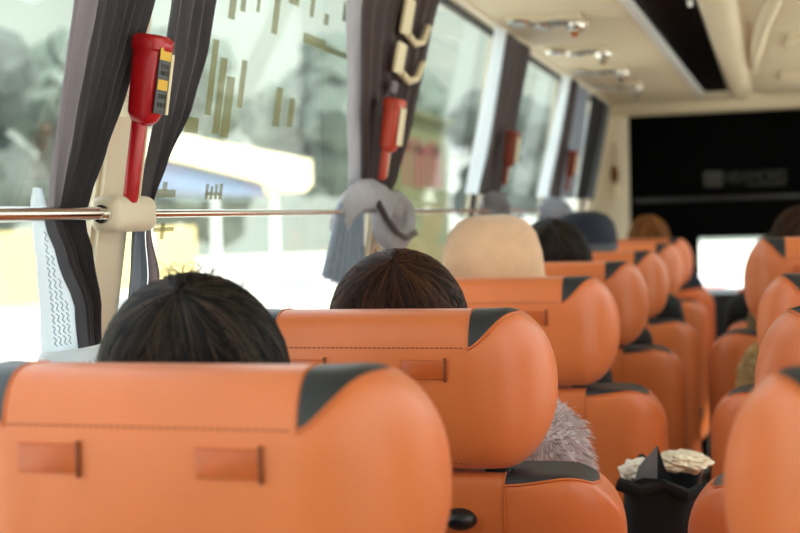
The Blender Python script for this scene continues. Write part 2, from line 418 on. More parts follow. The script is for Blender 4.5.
# ------------------------------------------------------------------ curtains
def sheet(rows, pleats, off=0.016, amp=0.008, ny=64, nz=40, flip=False, ph=0.0, irregular=1.0):
    """rows: (z, y left, y right[, extra offset]) from top to bottom"""
    rows = sorted(rows, key=lambda r: -r[0])
    zt, zb = rows[0][0], rows[-1][0]
    out = []
    for i in range(nz+1):
        z = zt+(zb-zt)*i/nz
        for a, b in zip(rows, rows[1:]):
            if a[0] >= z >= b[0]-1e-9:
                f = sm((a[0]-z)/(a[0]-b[0])) if a[0] > b[0] else 0
                f = (f+(a[0]-z)/(a[0]-b[0]))/2
                ya, yb = a[1]+(b[1]-a[1])*f, a[2]+(b[2]-a[2])*f
                ex = (a[3] if len(a) > 3 else 0)*(1-f)+(b[3] if len(b) > 3 else 0)*f
                break
        line = []
        for j in range(ny+1):
            u = j/ny
            w = math.sin(2*PI*pleats*u+ph+irregular*math.sin(5*u+1.3))
            line.append((Xw(z)+off+ex+amp*w+0.0015*math.sin(9*z+12*u), ya+(yb-ya)*u+0.25*amp*math.cos(2*PI*pleats*u+ph), z))
        out.append(line+[(x-0.0015, y, z) for x, y, z in line[::-1]])
    return grid(out, True)
def band(z, y0, y1, h, m, name, parent, off=0.018, d=0.018):
    rws = []
    for zz, k in ((z+h/2, .85), (z+h/2-.004, 1), (z, 1.03), (z-h/2+.004, 1), (z-h/2, .85)):
        rws.append([(Xw(zz)+off+d*k*math.cos(a), (y0+y1)/2+(y1-y0)/2*k*math.sin(a), zz) for a in [2*PI*i/28 for i in range(28)]])
    return obj(name, grid(rws, True), m, parent)
# 1 left of the first pillar
t = thing('window_curtain', 'grey and charcoal pleated curtain left of the red hammer, with white patterned lower edge', 'curtain', (0, 0, 0), 'bunched window curtains')
obj('pleated_panel', sheet([(1.95, 1.45, 1.575), (1.67, 1.380, 1.534), (1.60, 1.372, 1.512), (1.53, 1.362, 1.483), (1.45, 1.358, 1.448), (1.39, 1.342, 1.422), (1.36, 1.332, 1.413), (1.31, 1.376, 1.446), (1.24, 1.436, 1.480), (1.14, 1.47, 1.50)], 6.5, 0.020, 0.010, ny=130), M['curtain'], t)
obj('mauve_panel', sheet([(1.95, 1.33, 1.44), (1.63, 1.322, 1.383), (1.56, 1.318, 1.372), (1.47, 1.315, 1.360), (1.41, 1.312, 1.350), (1.37, 1.318, 1.340)], 1.6, 0.030, 0.005, irregular=0.3), M['dusk'], t)
wp = obj('patterned_panel', sheet([(1.40, 1.305, 1.325), (1.385, 1.303, 1.335), (1.34, 1.318, 1.372), (1.30, 1.334, 1.40), (1.23, 1.356, 1.445), (1.17, 1.370, 1.47)], 1.0, 0.014, 0.003, irregular=0.2), M['white'], t)
bm = bmesh.new()
for i in range(10):
    z = 1.338-0.0155*i; yl = 1.331+(1.345-z)*.36; yr = 1.352+(1.33-z)*.72
    for j in range(4):
        o = yl+0.0115*j
        if o+.010 > yr: continue
        pts = [(o-.003, z+.007), (o+.004, z+.003), (o+.001, z-.002), (o+.008, z-.006)]
        add_tube(bm, [(Xw(zz)+0.0195, yy, zz) for yy, zz in pts], 0.0008, 5)
obj('embroidery', bm, M['stitchblue'], wp)
tb = band(1.162, 1.355, 1.505, 0.052, M['white'], 'tieback', t, off=0.022, d=0.026)
bm = bmesh.new()
for i in range(9):
    y = 1.375+0.013*i
    add_tube(bm, [(Xw(1.162)+0.022+0.0275*math.sqrt(max(0.05, 1-((yy-1.43)/0.077)**2)), yy, zz) for yy, zz in ((y, 1.170), (y+.006, 1.165), (y+.003, 1.160), (y+.009, 1.155))], 0.0009, 5)
obj('embroidery', bm, M['stitchblue'], tb)
# 1 right
t = thing('window_curtain', 'dark charcoal curtain gathered directly right of the red hammer', 'curtain', (0, 0, 0), 'bunched window curtains')
obj('pleated_panel', sheet([(1.95, 1.61, 1.80), (1.68, 1.60, 1.723), (1.62, 1.595, 1.719), (1.53, 1.592, 1.689), (1.44, 1.585, 1.626), (1.39, 1.572, 1.600), (1.36, 1.572, 1.596)], 3.5, 0.020, 0.010, ny=90), M['curtain'], t)
obj('blue_grey_tail', sheet([(1.365, 1.572, 1.592), (1.34, 1.566, 1.600), (1.27, 1.572, 1.628), (1.10, 1.58, 1.66)], 3, 0.016, 0.005), M['bluegrey'], t)
obj('mauve_tail', sheet([(1.365, 1.588, 1.596), (1.34, 1.598, 1.619), (1.27, 1.624, 1.664), (1.10, 1.65, 1.71)], 1, 0.018, 0.004), M['mauve'], t)
# 2: the knotted curtain
t = thing('window_curtain', 'dark curtain swept into a blue grey knot over the rail, under the orange red hammer', 'curtain', (0, 0, 0), 'bunched window curtains')
obj('light_edge', sheet([(1.95, 2.36, 2.49), (1.80, 2.34, 2.45), (1.60, 2.42, 2.53), (1.42, 2.50, 2.60), (1.385, 2.60, 2.68)], 1.5, 0.012, 0.006), M['sheer'], t)
obj('pleated_panel', sheet([(1.95, 2.46, 3.06), (1.80, 2.43, 3.00), (1.60, 2.50, 2.945), (1.45, 2.57, 2.88), (1.395, 2.60, 2.82)], 8, 0.014, 0.008, ny=120), M['brown'], t)
KX = -0.845
kn = bmesh.new()
# over-the-rail swag: thick fold from left, over, round to the right and back under
sw = [(KX, 2.41, 1.335), (KX+.012, 2.44, 1.375), (KX+.02, 2.50, 1.400), (KX+.025, 2.59, 1.404), (KX+.025, 2.68, 1.394), (KX+.025, 2.77, 1.372)]
rws = []
for i, p in enumerate(sw):
    f = i/(len(sw)-1); r = 0.026+0.008*math.sin(PI*f)
    rws.append([(p[0]+.018*math.cos(a)*(1+.08*math.sin(6*a)), p[1]-r*.45*math.sin(a)*(0.9 if i < 2 else 0.25), p[2]+r*math.sin(a)*(1+.08*math.sin(5*a))) for a in [2*PI*k/24 for k in range(24)]])
bm = grid(rws, True); bmesh.ops.holes_fill(bm, edges=bm.edges[:], sides=0); obj('knot_fold', bm, M['sheer'], t)
rws = []
for i in range(25):
    a0 = 2*PI*i/24; c = (KX+.026, 2.745+0.105*math.sin(a0), 1.345+0.052*math.cos(a0)); r = 0.020+0.008*math.sin(a0/2)**2
    rad = Vector((0, math.sin(a0), math.cos(a0)))
    rws.append([Vector(c)+rad*r*math.cos(b)*1.0+Vector((.022*math.sin(b)*(1+.1*math.sin(5*b)), 0, 0)) for b in [2*PI*k/16 for k in range(16)]])
obj('knot_loop', grid(rws, True), M['sheer'], t)
obj('knot_core', ell((KX+.018, 2.745, 1.345), (.016, .09, .042)), M['mauve'], t)
out = []
for i in range(21):
    f = i/20; z = 1.385-0.155*f-0.02*f
    line = []
    for j in range(61):
        u = j/60; ya = 2.40-0.15*f; yb = 2.56-0.03*f
        line.append((KX+.01+0.010*f+0.007*math.sin(2*PI*7*u), ya+(yb-ya)*u, z+0.035*(0.5-u)*f*1.6))
    out.append(line+[(x-0.002, y, z) for x, y, z in line[::-1]])
bm = grid(out, True)
obj('tail', bm, M['bluegrey'], t)
obj('dark_cord', tube([(KX+.042, 2.57, 1.385), (KX+.05, 2.60, 1.35), (KX+.055, 2.66, 1.318), (KX+.055, 2.74, 1.302), (KX+.05, 2.84, 1.312)], .008, 8), M['brown'], t)
obj('inner_tail', sheet([(1.35, 2.56, 2.62), (1.20, 2.56, 2.68), (1.10, 2.54, 2.70)], 3, 0.02, 0.006), M['mauve'], t)
# cream blocks with curved strips laid over the dark curtain
t = thing('curtain_strips', 'cream curved strips lying on the dark curtain above the orange red hammer', 'curtain strap', (0, 0, 0))
for (y0, y1, z0, z1, nm) in ((2.655, 2.73, 1.775, 1.86, 'loop'), (2.650, 2.72, 1.685, 1.755, 'loop'), (2.655, 2.70, 1.64, 1.665, 'small_block')):
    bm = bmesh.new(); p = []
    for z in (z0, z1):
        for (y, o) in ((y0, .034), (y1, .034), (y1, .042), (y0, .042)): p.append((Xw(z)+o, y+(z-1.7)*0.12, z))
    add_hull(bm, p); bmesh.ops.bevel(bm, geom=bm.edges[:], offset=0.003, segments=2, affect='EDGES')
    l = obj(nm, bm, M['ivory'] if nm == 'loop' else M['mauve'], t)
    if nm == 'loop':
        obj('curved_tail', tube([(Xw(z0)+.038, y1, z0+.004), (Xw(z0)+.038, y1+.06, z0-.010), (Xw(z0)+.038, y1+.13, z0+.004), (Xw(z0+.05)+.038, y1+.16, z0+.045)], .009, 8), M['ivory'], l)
# 3, 4, 5: further pillars
def dark_curtain(rows, rows2, m, m2, label, knot, sheer=None):
    t = thing('window_curtain', label, 'curtain', (0, 0, 0), 'bunched window curtains')
    obj('pleated_panel', sheet(rows, 6, 0.014, 0.008, ny=80), m, t)
    obj('light_edge', sheet(rows2, 2, 0.012, 0.006), m2, t)
    if sheer: obj('sheer_panel', sheet(sheer, 2, 0.012, 0.006), M['white'], t)
    if knot:
        y, z, ry, rz, km = knot
        bm = bmesh.new(); add_ell(bm, (KX+.018, y, z), (.030, ry, rz)); add_ell(bm, (KX+.022, y+ry*.5, z-rz*.5), (.03, ry*.6, rz*.8))
        obj('knot', bm, km, t)
        obj('tail', sheet([(z, y-ry*.5, y+ry*.5), (z-.15, y-ry, y+ry)], 4, 0.014, 0.007), km, t)
    return t
dark_curtain([(1.95, 3.90, 4.36), (1.65, 3.88, 4.27), (1.42, 3.82, 4.17)], [(1.95, 3.72, 3.92), (1.42, 3.62, 3.86)], M['brown'], M['white'],
             'maroon brown curtain on the third pillar, tied in a dark knot above the cream hat', (3.95, 1.395, .17, .035, M['curtain']))
dark_curtain([(1.95, 5.38, 5.56), (1.42, 5.21, 5.55)], [(1.95, 5.54, 6.02), (1.42, 5.52, 6.02)], M['brown'], M['bluegrey'],
             'brown and blue grey curtain on the fourth pillar, knotted over the navy cap', (5.25, 1.375, .42, .045, M['bluegrey']), [(1.95, 5.12, 5.40), (1.42, 4.90, 5.22)])
dark_curtain([(1.95, 6.10, 6.72), (1.42, 6.06, 6.50)], [(1.95, 6.70, 6.95), (1.42, 6.48, 6.80)], M['coatblack'], M['capgrey'],
             'black curtain at the front end of the window row beside the cream corner post', None)
t = thing('hanging_ornament', 'small amber hanging ornament on the cream corner post at the front', 'ornament', (-0.765, 7.085, 1.55))
obj('amber_drop', ell((0, 0, 0.02), (.022, .012, .055)), M['hairgold'], t)
obj('cord', tube([(0, 0, .07), (0, 0, .20)], .004, 6), M['thread'], t)
obj('bright_tassel', ell((0.01, 0, -0.09), (.03, .012, .05)), M['ivory'], t)

# ------------------------------------------------------------------ seats
def ring(T, H, p, a):
    c, s = math.cos(a), math.sin(a)
    return -T*math.copysign(abs(c)**(2/p), c), H*math.copysign(abs(s)**(2/p), s)
class Shell:
    def __init__(s, W, H, T, p, u_r, n, r_end, fwd, shear, zc, yb):
        s.__dict__.update(locals())
    def at(s, u, a, inset=1.0):
        q = max(0, (abs(u)-s.u_r)/(1-s.u_r))
        e = max(0, 1-q**s.n)**(1/s.n)
        h = s.H-s.r_end*(1-e); t = s.T*(0.02+0.98*e)*(1+0.10*sm((abs(u)-.45)/.3))
        y, z = ring(t*inset, h-(1-inset)*s.T, s.p, a)
        z += s.zc-(s.r_end*(1-e))*0.0
        y += s.yb+s.T+s.fwd*max(0, (abs(u)-.5)/.5)**2
        y += s.shear*(s.zc+s.H-z)
        return Vector((s.W*u, y, z))
D = math.radians
def region(S, us, lo, hi, n):
    """lo, hi: functions of u giving ring angles in degrees"""
    rows = []
    for i, u in enumerate(us):
        a, b = lo(u), hi(u)
        row = []
        for j in range(n+1):
            edge = (i == 0 and S.seam0) or (j in (0, n) and S.seamj)
            row.append(S.at(u, D(a+(b-a)*j/n), 0.985 if edge else 1.0))
        rows.append(row)
    return grid(rows)
def useq(a, b, n, endbias=False):
    r = []
    for i in range(n+1):
        f = i/n
        if endbias: f = math.sin(f*PI/2)
        r.append(a+(b-a)*f)
    return r
def shell_parts(S, u0, b0, u_top, nm_c, nm_p, nm_w, parent, full):
    S.seam0 = S.seamj = False
    n = 72
    us = useq(-u0, u0, 28)
    bm = region(S, us, lambda u: -180, lambda u: 180, n)
    # crease down the two side seams
    obj(nm_c, bm, M['leather'], parent)
    z0 = abs(math.sin(D(b0)))**(2/S.p)
    def bfun(u):
        if u >= u_top: return 90
        f = max(0, (u-u0)/(u_top-u0)); zt = z0+(1-z0)*(.6*sm(f)+.4*f)
        return math.degrees(math.asin(min(1, zt**(S.p/2))))
    for s in (1, -1):
        uw = useq(u0, u_top, 16)+useq(u_top, 1.0, 14, True)[1:]
        S.seam0, S.seamj = full, True
        bm = region(S, [u*s for u in uw], lambda u: bfun(abs(u))-360+(180-2*bfun(abs(u))), lambda u: bfun(abs(u)), n)
        obj(nm_w, bm, M['leather'], parent)
        S.seam0 = True
        bm = region(S, [u*s for u in useq(u0, u_top, 18)], lambda u: bfun(abs(u)), lambda u: 180-bfun(abs(u)), 24)
        obj(nm_p, bm, M['black'], parent)
        if True:
            bm = bmesh.new()
            add_tube(bm, [S.at(s*u, D(bfun(u)), 1.0) for u in useq(u0, u_top, 20)], 0.0022, 6)
            add_tube(bm, [S.at(s*u0, D(a), 0.998) for a in (range(-90, 181, 6) if full else [b0+(180-2*b0)*q/24 for q in range(25)])], 0.0018, 6)
            obj('piping', bm, M['piping'], parent)
        S.seam0 = S.seamj = False
def stitch_line(S, u0, u1, z, n, bm):
    # find ring angle giving height z at u=0 on the back face
    best = min(range(-80, 81), key=lambda a: abs(S.at(0, D(a)).z-z))
    for i in range(n):
        ua = u0+(u1-u0)*i/n; ub = ua+(u1-u0)/n*.6
        add_tube(bm, [S.at(ua, D(best), 1.002), S.at(ub, D(best), 1.002)], 0.0009, 5)
def make_seat(label, group):
    t = thing('bus_seat', label, 'bus seat', (0, 0, 0), group)
    # headrest: winged block, 0.23 m high
    S = Shell(0.250, 0.1145, 0.056, 3.2, 0.73, 2.0, 0.1145, 0.062, 0.03, 1.103, 0.0)
    shell_parts(S, 0.575, 22, 0.82, 'headrest', 'corner_patch', 'headrest_wing', t, False)
    for za, na in ((1.167, 40), (1.001, 36)):
        bm = bmesh.new(); stitch_line(S, -0.56, 0.56, za, na, bm); obj('stitching', bm, M['stitch'], t)
    for xc in (-0.097, 0.081):
        zc = 1.136; y = min(S.at(xc/0.246, D(a)).y for a in range(0, 40))
        tg = obj('leather_tag', box(xc-0.031, xc+0.031, y-0.0035, y+0.004, zc-0.0135, zc+0.0135, bev=0.0015), M['leather_dk'], t)
        bm = bmesh.new()
        add_box(bm, xc+0.0295, xc+0.0325, y-0.0042, y+0.003, zc-0.017, zc+0.017, bev=0.0006)
        obj('tag_stitch', bm, M['thread'], tg)
    for xc in (-0.17, 0.17):
        obj('headrest_post', box(xc-0.018, xc+0.018, 0.060, 0.095, 0.94, 1.02, bev=0.004), M['plastic'], t)
    # backrest
    B = Shell(0.345, 0.305, 0.066, 9, 0.74, 2.0, 0.095, 0.02, 0.10, 0.678, 0.035)
    shell_parts(B, 0.53, 52, 0.90, 'backrest', 'shoulder_pad', 'backrest_side', t, True)
    hk = ell((0.118, 0.035+0.01, 0.917), (.026, .022, .0165)); obj('seat_knob', hk, M['plastic'], t)
    obj('seat_cushion', box(-0.262, 0.262, 0.205, 0.585, 0.30, 0.45, bev=0.035, seg=4), M['leather'], t)
    for s in (-1, 1):
        ar = obj('armrest', box(s*0.31-0.03, s*0.31+0.03, 0.21, 0.56, 0.575, 0.62, bev=0.014, seg=3), M['black'], t)
        obj('armrest_post', box(s*0.31-0.022, s*0.31+0.022, 0.22, 0.30, 0.30, 0.58, bev=0.008), M['plastic'], ar)
    obj('seat_frame', box(-0.33, 0.33, 0.16, 0.60, 0.255, 0.302, bev=0.006), M['grey_plastic'], t)
    for s in (-1, 1):
        lg = bmesh.new(); add_box(lg, s*0.2-0.03, s*0.2+0.03, 0.25, 0.52, 0.02, 0.26, bev=0.006); add_box(lg, s*0.2-0.04, s*0.2+0.04, 0.2, 0.58, 0.0, 0.022, bev=0.004)
        obj('leg', lg, M['grey_plastic'], t)
    return t
LX, RXC = -0.523, 0.225
YK = [0.967, 1.612, 2.449, 3.20, 4.02, 4.95, 5.76]
llab = ['orange leather seat in front of the black-haired passenger, large with two tags, nearest on the window side',
        'orange leather seat behind which the brown-haired passenger in grey fur sits, second of the window column',
        'orange leather seat directly below the cream hat, third of the window column',
        'orange seat of the black-haired passenger just ahead of the cream hat',
        'orange leather seat of the passenger in the navy cap, fifth of the window column',
        'empty-looking orange leather seat just ahead of the navy cap, sixth of the window column',
        'orange leather seat under the golden-brown head, last of the window column']
llab[0] = 'large orange winged seat behind the black-haired passenger, nearest of the window column'
llab[1] = 'orange winged seat of the brown-haired passenger, second of the window column'
rlab = ['',
        'orange seat just behind the beige fur shoulder, second of the right column',
        'orange seat of the beige fur passenger, third of the right column',
        'raised orange seat of the olive-coated passenger, fourth of the right column',
        'orange seat of the dark-brown-haired passenger, fifth of the right column',
        'orange seat close to the front bulkhead, sixth of the right column',
        'farthest orange seat of the right column, beside the bright windscreen']
rlab[0] = 'blurred pale orange seat at the lower right edge, nearest of the right column'
seat = make_seat(llab[0], 'orange seats of the window column')
seat.location = (LX-0.009, YK[0], 0.0); seat.scale = (1.02, 1, 1)
for i in range(1, 7):
    ls = dup(seat, (LX-(0.003 if i == 1 else 0), YK[i], 0), llab[i]); ls.scale = (1, 1, 1)
RC = [0.222, 0.250, 0.255, 0.225, 0.245, 0.245, 0.245]
for i in range(7):
    rs = dup(seat, (RC[i], YK[i], 0.0), rlab[i], 'orange seats of the right column')
    rs.scale = (1, 1, 1.045 if i == 3 else 1)

# ------------------------------------------------------------------ people (seated, facing forward = +y)
HY, HZ = 0.240, 1.185                          # head centre
def body_mesh():
    bm = bmesh.new()
    add_ell(bm, (0, HY, HZ), (.074, .092, .108), 24, 16); add_ell(bm, (0, HY+.03, HZ-.055), (.056, .062, .062), 20, 12)
    add_ell(bm, (0, HY+.096, HZ-.02), (.013, .018, .022), 12, 8)                                    # nose
    add_ell(bm, (0, HY+.084, HZ-.066), (.022, .010, .008), 12, 8)                                   # lips
    for s in (-1, 1):
        add_ell(bm, (s*.076, HY+.0, HZ-.02), (.010, .018, .030), 10, 8)                             # ears
        add_ell(bm, (s*.033, HY+.080, HZ+.014), (.02, .012, .008), 10, 8)                           # brow
    add_caps(bm, (0, .275, .96), (0, HY+.005, 1.10), .058, .050)
    add_caps(bm, (-.145, .305, .965), (.145, .305, .965), .062, .062)
    add_ell(bm, (0, .315, .86), (.165, .098, .17), 20, 14); add_ell(bm, (0, .335, .68), (.15, .10, .17), 20, 14)
    add_ell(bm, (0, .35, .555), (.17, .11, .095), 20, 12)
    for s in (-1, 1):
        add_caps(bm, (s*.10, .37, .542), (s*.11, .70, .53), .083, .062)
        add_caps(bm, (s*.11, .705, .52), (s*.11, .70, .11), .058, .040)
        add_caps(bm, (s*.11, .70, .048), (s*.115, .84, .038), .042, .034)
        add_caps(bm, (s*.185, .315, .95), (s*.232, .40, .715), .052, .042)
        add_caps(bm, (s*.232, .40, .715), (s*.10, .60, .665), .041, .028)
        add_ell(bm, (s*.078, .635, .655), (.038, .042, .016), 14, 8)                                # palm
        for k, L in enumerate((.052, .064, .068, .058)):
            bx = s*(.108-.020*k); a = (bx, .668, .657); b = (bx-s*.004, .668+L*.55, .652); c = (bx-s*.008, .668+L, .637)
            add_caps(bm, a, b, .0085, .008); add_caps(bm, b, c, .008, .007)
        add_caps(bm, (s*.050, .625, .662), (s*.030, .668, .655), .011, .008)                        # thumb
    return remeshed('body', bm, 0.0065, 3)
def clothes(kind):
    bm = bmesh.new()
    if kind == 'coat':
        add_caps(bm, (-.150, .31, .965), (.150, .31, .965), .078, .078)
        add_caps(bm, (0, .28, 1.0), (0, .268, 1.045), .075, .066)
        add_ell(bm, (0, .325, .86), (.185, .112, .19), 20, 14); add_ell(bm, (0, .345, .67), (.175, .118, .20), 20, 14)
        for s in (-1, 1):
            add_caps(bm, (s*.190, .32, .955), (s*.220, .40, .725), .068, .054)
            add_caps(bm, (s*.220, .40, .725), (s*.115, .585, .675), .053, .040)
    else:
        add_ell(bm, (0, .352, .562), (.185, .118, .105), 20, 12)
        for s in (-1, 1):
            add_caps(bm, (s*.10, .37, .546), (s*.11, .70, .538), .091, .072)
            add_caps(bm, (s*.11, .708, .528), (s*.11, .70, .13), .068, .055)
    return remeshed(kind, bm, 0.009, 3)
def shoes_bm():
    bm = bmesh.new()
    for s in (-1, 1):
        add_caps(bm, (s*.11, .69, .062), (s*.116, .85, .045), .052, .040)
        add_box(bm, s*.113-.045, s*.113+.045, .645, .885, .002, .02)
        add_caps(bm, (s*.11, .70, .06), (s*.11, .70, .12), .05, .046)
    return bm
BODY = body_mesh(); COAT = clothes('coat'); TROU = clothes('trousers'); SHOE = remeshed('shoes', shoes_bm(), 0.008, 2)
def zc(me):
    for v in me.vertices:
        if v.co.z < 0.004: v.co.z = 0.004
        if v.co.y < 0.9 and 0.2 < v.co.y < 0.665 and 0.40 < v.co.z < 0.455: v.co.z = 0.455
for me in (BODY, COAT, TROU, SHOE): zc(me)
def hair_mesh(rx=.098, ry=.105, rz=.118, zlow=-.16, n=900, seed=1, fly=30, thick=.0016, width_low=1.0, flat=False):
    """strands combed from the crown, falling past the ears and nape; open over the face"""
    rnd = random.Random(seed); bm = bmesh.new()
    c = Vector((0, HY, HZ)); crown = Vector((0.10, -0.62, 1)).normalized()
    R = Vector((0, 0, 1)).rotation_difference(crown)
    def path(az, k, wob):
        pts = []
        face = max(0, math.sin(az))                     # az = pi/2 is the face side
        amax = D(100-14*max(0, -math.sin(az))) if face < .5 else D(100-22*(face-.5)/.5)
        for i in range(11):
            f = i/10; th = 0.03+f*amax
            w = wob*math.sin(3*f+k)
            d = R @ Vector((math.sin(th)*math.cos(az+w), math.sin(th)*math.sin(az+w), math.cos(th)))
            pts.append(c+Vector((d.x*rx*k, d.y*ry*k, d.z*rz*k)))
        if face < .62:
            e = pts[-1]; L = e.z-(HZ+zlow)+rnd.uniform(-.012, .012)
            for i in range(1, 6):
                f = i/5
                pts.append(Vector((c.x+(e.x-c.x)*(1+(width_low-1)*f), max(e.y, HY-0.108) if e.y < HY else e.y, e.z-L*f)))
        return pts
    # cap beneath the strands
    rows = []
    for i in range(49):
        az = 2*PI*i/48; rows.append(path(az, .95, 0)[:11])
    for r in rows: pass
    vs = [[bm.verts.new(p) for p in r] for r in rows]
    for i in range(48):
        for j in range(10): bm.faces.new((vs[i][j], vs[i+1][j], vs[i+1][j+1], vs[i][j+1])).material_index = 1
    for i in range(n):
        az = rnd.uniform(0, 2*PI); k = rnd.uniform(.955, 1.01); pts = path(az, k, rnd.uniform(-.5, .5))
        s = rnd.choice((0, 0, 0, 1)); pts = pts[s:]
        m = len(pts); add_tube(bm, pts, [thick*rnd.uniform(.8, 1.6)*(1-.55*(q/(m-1))**3) for q in range(m)], 4)
    for i in range(fly):
        az = rnd.uniform(0, 2*PI); th = rnd.uniform(0, .6)
        d = R @ Vector((math.sin(th)*math.cos(az), math.sin(th)*math.sin(az), math.cos(th)))
        p = c+Vector((d.x*rx, d.y*ry, d.z*rz)); q = Vector((rnd.uniform(-.014, .014), rnd.uniform(-.014, .014), rnd.uniform(.004, .014)))
        add_tube(bm, [p-d*.008, p+q*.5+d*.004, p+q+Vector((rnd.uniform(-.01, .01), 0, -.003))], [.0006, .0005, .0003], 3)
    return bm
def fur_bm(mesh, keep, n, length, seed):
    """short hair blades over the part of a coat mesh that keep() accepts"""
    rnd = random.Random(seed); bm = bmesh.new()
    fs = [p for p in mesh.polygons if keep(p.center)]
    for i in range(n):
        p = rnd.choice(fs); c = Vector(p.center)+Vector((rnd.uniform(-.006, .006), rnd.uniform(-.006, .006), rnd.uniform(-.006, .006))); nn = Vector(p.normal)
        g = Vector((rnd.uniform(-.6, .6), rnd.uniform(-.6, .6), rnd.uniform(-1.1, .1)))
        L = length*rnd.uniform(.6, 1.2); d = (nn+g*.55).normalized()
        s = d.cross(Vector((rnd.uniform(-1, 1), rnd.uniform(-1, 1), rnd.uniform(-1, 1)))).normalized()*.0011
        a = bm.verts.new(c-nn*.002-s); b = bm.verts.new(c-nn*.002+s); m1 = bm.verts.new(c+d*L*.6+s*.8); m0 = bm.verts.new(c+d*L*.6-s*.8)
        e = bm.verts.new(c+d*L+Vector((0, 0, -L*.25)))
        bm.faces.new((a, b, m1, m0)); bm.faces.new((m0, m1, e))
    return bm
def sleeve_mesh(s, k=0.0):
    bm = bmesh.new()
    add_caps(bm, (s*(.185+k), .325, .965), (s*(.225+k), .39, .765), .082, .074)
    add_caps(bm, (s*.13, .32, .985), (s*(.19+k), .325, .965), .07, .08)
    return remeshed('sleeve', bm, 0.008, 4)
def person(x, yk, label, coat, hair=None, hm=None, scale=(1, 1, 1), hat=None, fur=None, dy=0):
    t = thing('person', label, 'person', (x, yk+dy, 0), 'seated passengers'); t.scale = scale
    b = link('body', BODY.copy(), M['skin'], t)
    for nm, me, m in (('coat', COAT, M[coat]), ('trousers', TROU, M['jean']), ('shoes', SHOE, M['shoe'])):
        link(nm, me.copy(), m, t)
    for s in (-1, 1):
        obj('eye', ell((s*.031, HY+.082, HZ+.0), (.012, .008, .008), seg=10, ring=8), M['eye'], t)
    if hair:
        ho = obj('hair', hair, M[hm], t); ho.data.materials.append(M[hm+'_base'])
    if hat: hat(t)
    if fur:
        fm, side, n, L, k = fur
        sl = sleeve_mesh(side, k)
        if n:
            bm = fur_bm(sl, lambda c: True, n, L, 5); f = obj('fur', bm, M[fm], None, smooth=False)
        sv = link('coat_sleeve', sl, M[fm], t)
        if n: f.parent = sv
    return t
person(-0.606, YK[0], 'person with black hair in the nearest window seat, beside the cream pillar', 'coatblack',
       hair_mesh(.110, .108, .120, n=1500, seed=3, fly=46, width_low=1.02), 'hairblack', (1, .86, .991), dy=.05)
person(-0.550, YK[1], 'person with dark brown hair and grey fur coat in the second window seat', 'coatgrey',
       hair_mesh(.112, .108, .119, n=1300, seed=5, fly=26, width_low=1.03), 'hairbrown', (1, 1, .996), fur=('furgrey', 1, 12000, .022, .012))
def cream_hat(t):
    rows = []
    for (z, r, k) in ((.150, .004, 1), (.149, .03, 1), (.144, .052, 1), (.131, .079, 1), (.104, .100, 1), (.06, .113, 1), (.02, .117, 1), (.005, .118, 1)):
        rows.append([(r*math.cos(a)*k, HY+r*1.0*math.sin(a), HZ+z+.006*math.sin(2*a+.6)*(r/.118)) for a in [2*PI*i/40 for i in range(40)]])
    bm = grid(rows, True); h = obj('hat_crown', bm, M['hat'], t)
    rows = []
    for (z, r) in ((.012, .117), (.002, .128), (-.012, .142), (-.020, .150), (-.024, .150), (-.015, .138), (-.004, .122)):
        rows.append([(r*math.cos(a), HY+.020*(r-.117)/.033+(r if math.sin(a) > 0 else .117+(r-.117)*.15)*math.sin(a), HZ+z) for a in [2*PI*i/40 for i in range(40)]])
    obj('hat_brim', grid(rows, True), M['hat'], h)
person(-0.57, YK[2], 'person wearing a rounded cream hat in the third window seat', 'coatblack', hair_mesh(.096, .100, .105, n=350, seed=8, fly=0), 'hairbrown', (1, 1, 1.012), hat=cream_hat)
person(-0.555, YK[3], 'person with plain black hair in the fourth window seat, just ahead of the cream hat', 'coatblack', hair_mesh(.106, .105, .135, n=500, seed=9, fly=0), 'hairblack', (1.08, 1, 1.012))
def navy_cap(t):
    rows = []
    for (z, r) in ((.145, .004), (.143, .04), (.130, .075), (.105, .098), (.06, .108), (.01, .110)):
        rows.append([(r*math.cos(a), HY+r*math.sin(a), HZ+z) for a in [2*PI*i/36 for i in range(36)]])
    h = obj('cap_crown', grid(rows, True), M['cap'], t)
    rows = []
    for (z, k) in ((.035, 0), (.030, .5), (.020, 1), (.016, 1), (.026, .5), (.031, 0)):
        rows.append([(math.cos(a)*.104*(1-.1*k), HY+.02+(.085+.07*k)*math.sin(a), HZ+z) for a in [PI*i/16 for i in range(17)]])
    obj('cap_peak', grid(rows), M['capgrey'], h)
    rows = [[(.111*math.cos(a), HY+.111*math.sin(a), HZ+z) for a in [2*PI*i/36 for i in range(36)]] for z in (.008, .03)]
    obj('cap_band', grid(rows, True), M['capgrey'], h)
person(-0.570, YK[4], 'person wearing a navy cap and black coat in the fifth window seat', 'coatblack', hair_mesh(.096, .100, .105, n=300, seed=10, fly=0), 'hairblack', (1.05, 1, 1.02), hat=navy_cap, fur=('coatblack', 1, 0, 0, .05))
person(-0.490, YK[6], 'person with golden-brown hair in the last window seat near the front bulkhead', 'coatnavy', hair_mesh(.104, .105, .125, n=400, seed=11, fly=0), 'hairgold', (1, 1, 1.015))
person(0.240, YK[2], 'person in a beige fur coat in the third right seat, only the shoulder showing', 'coatolive', hair_mesh(.100, .105, .118, n=300, seed=12, fly=0), 'hairbrown', (1, 1, 1.01),
       fur=('furbeige', -1, 18000, .013, .0))
person(0.250, YK[3], 'person in an olive-brown coat in the fourth right seat, mostly hidden by seat backs', 'coatolive', hair_mesh(.100, .105, .118, n=300, seed=13, fly=0), 'hairgold', (1, 1, 1.07), fur=('coatolive', -1, 0, 0, .0))
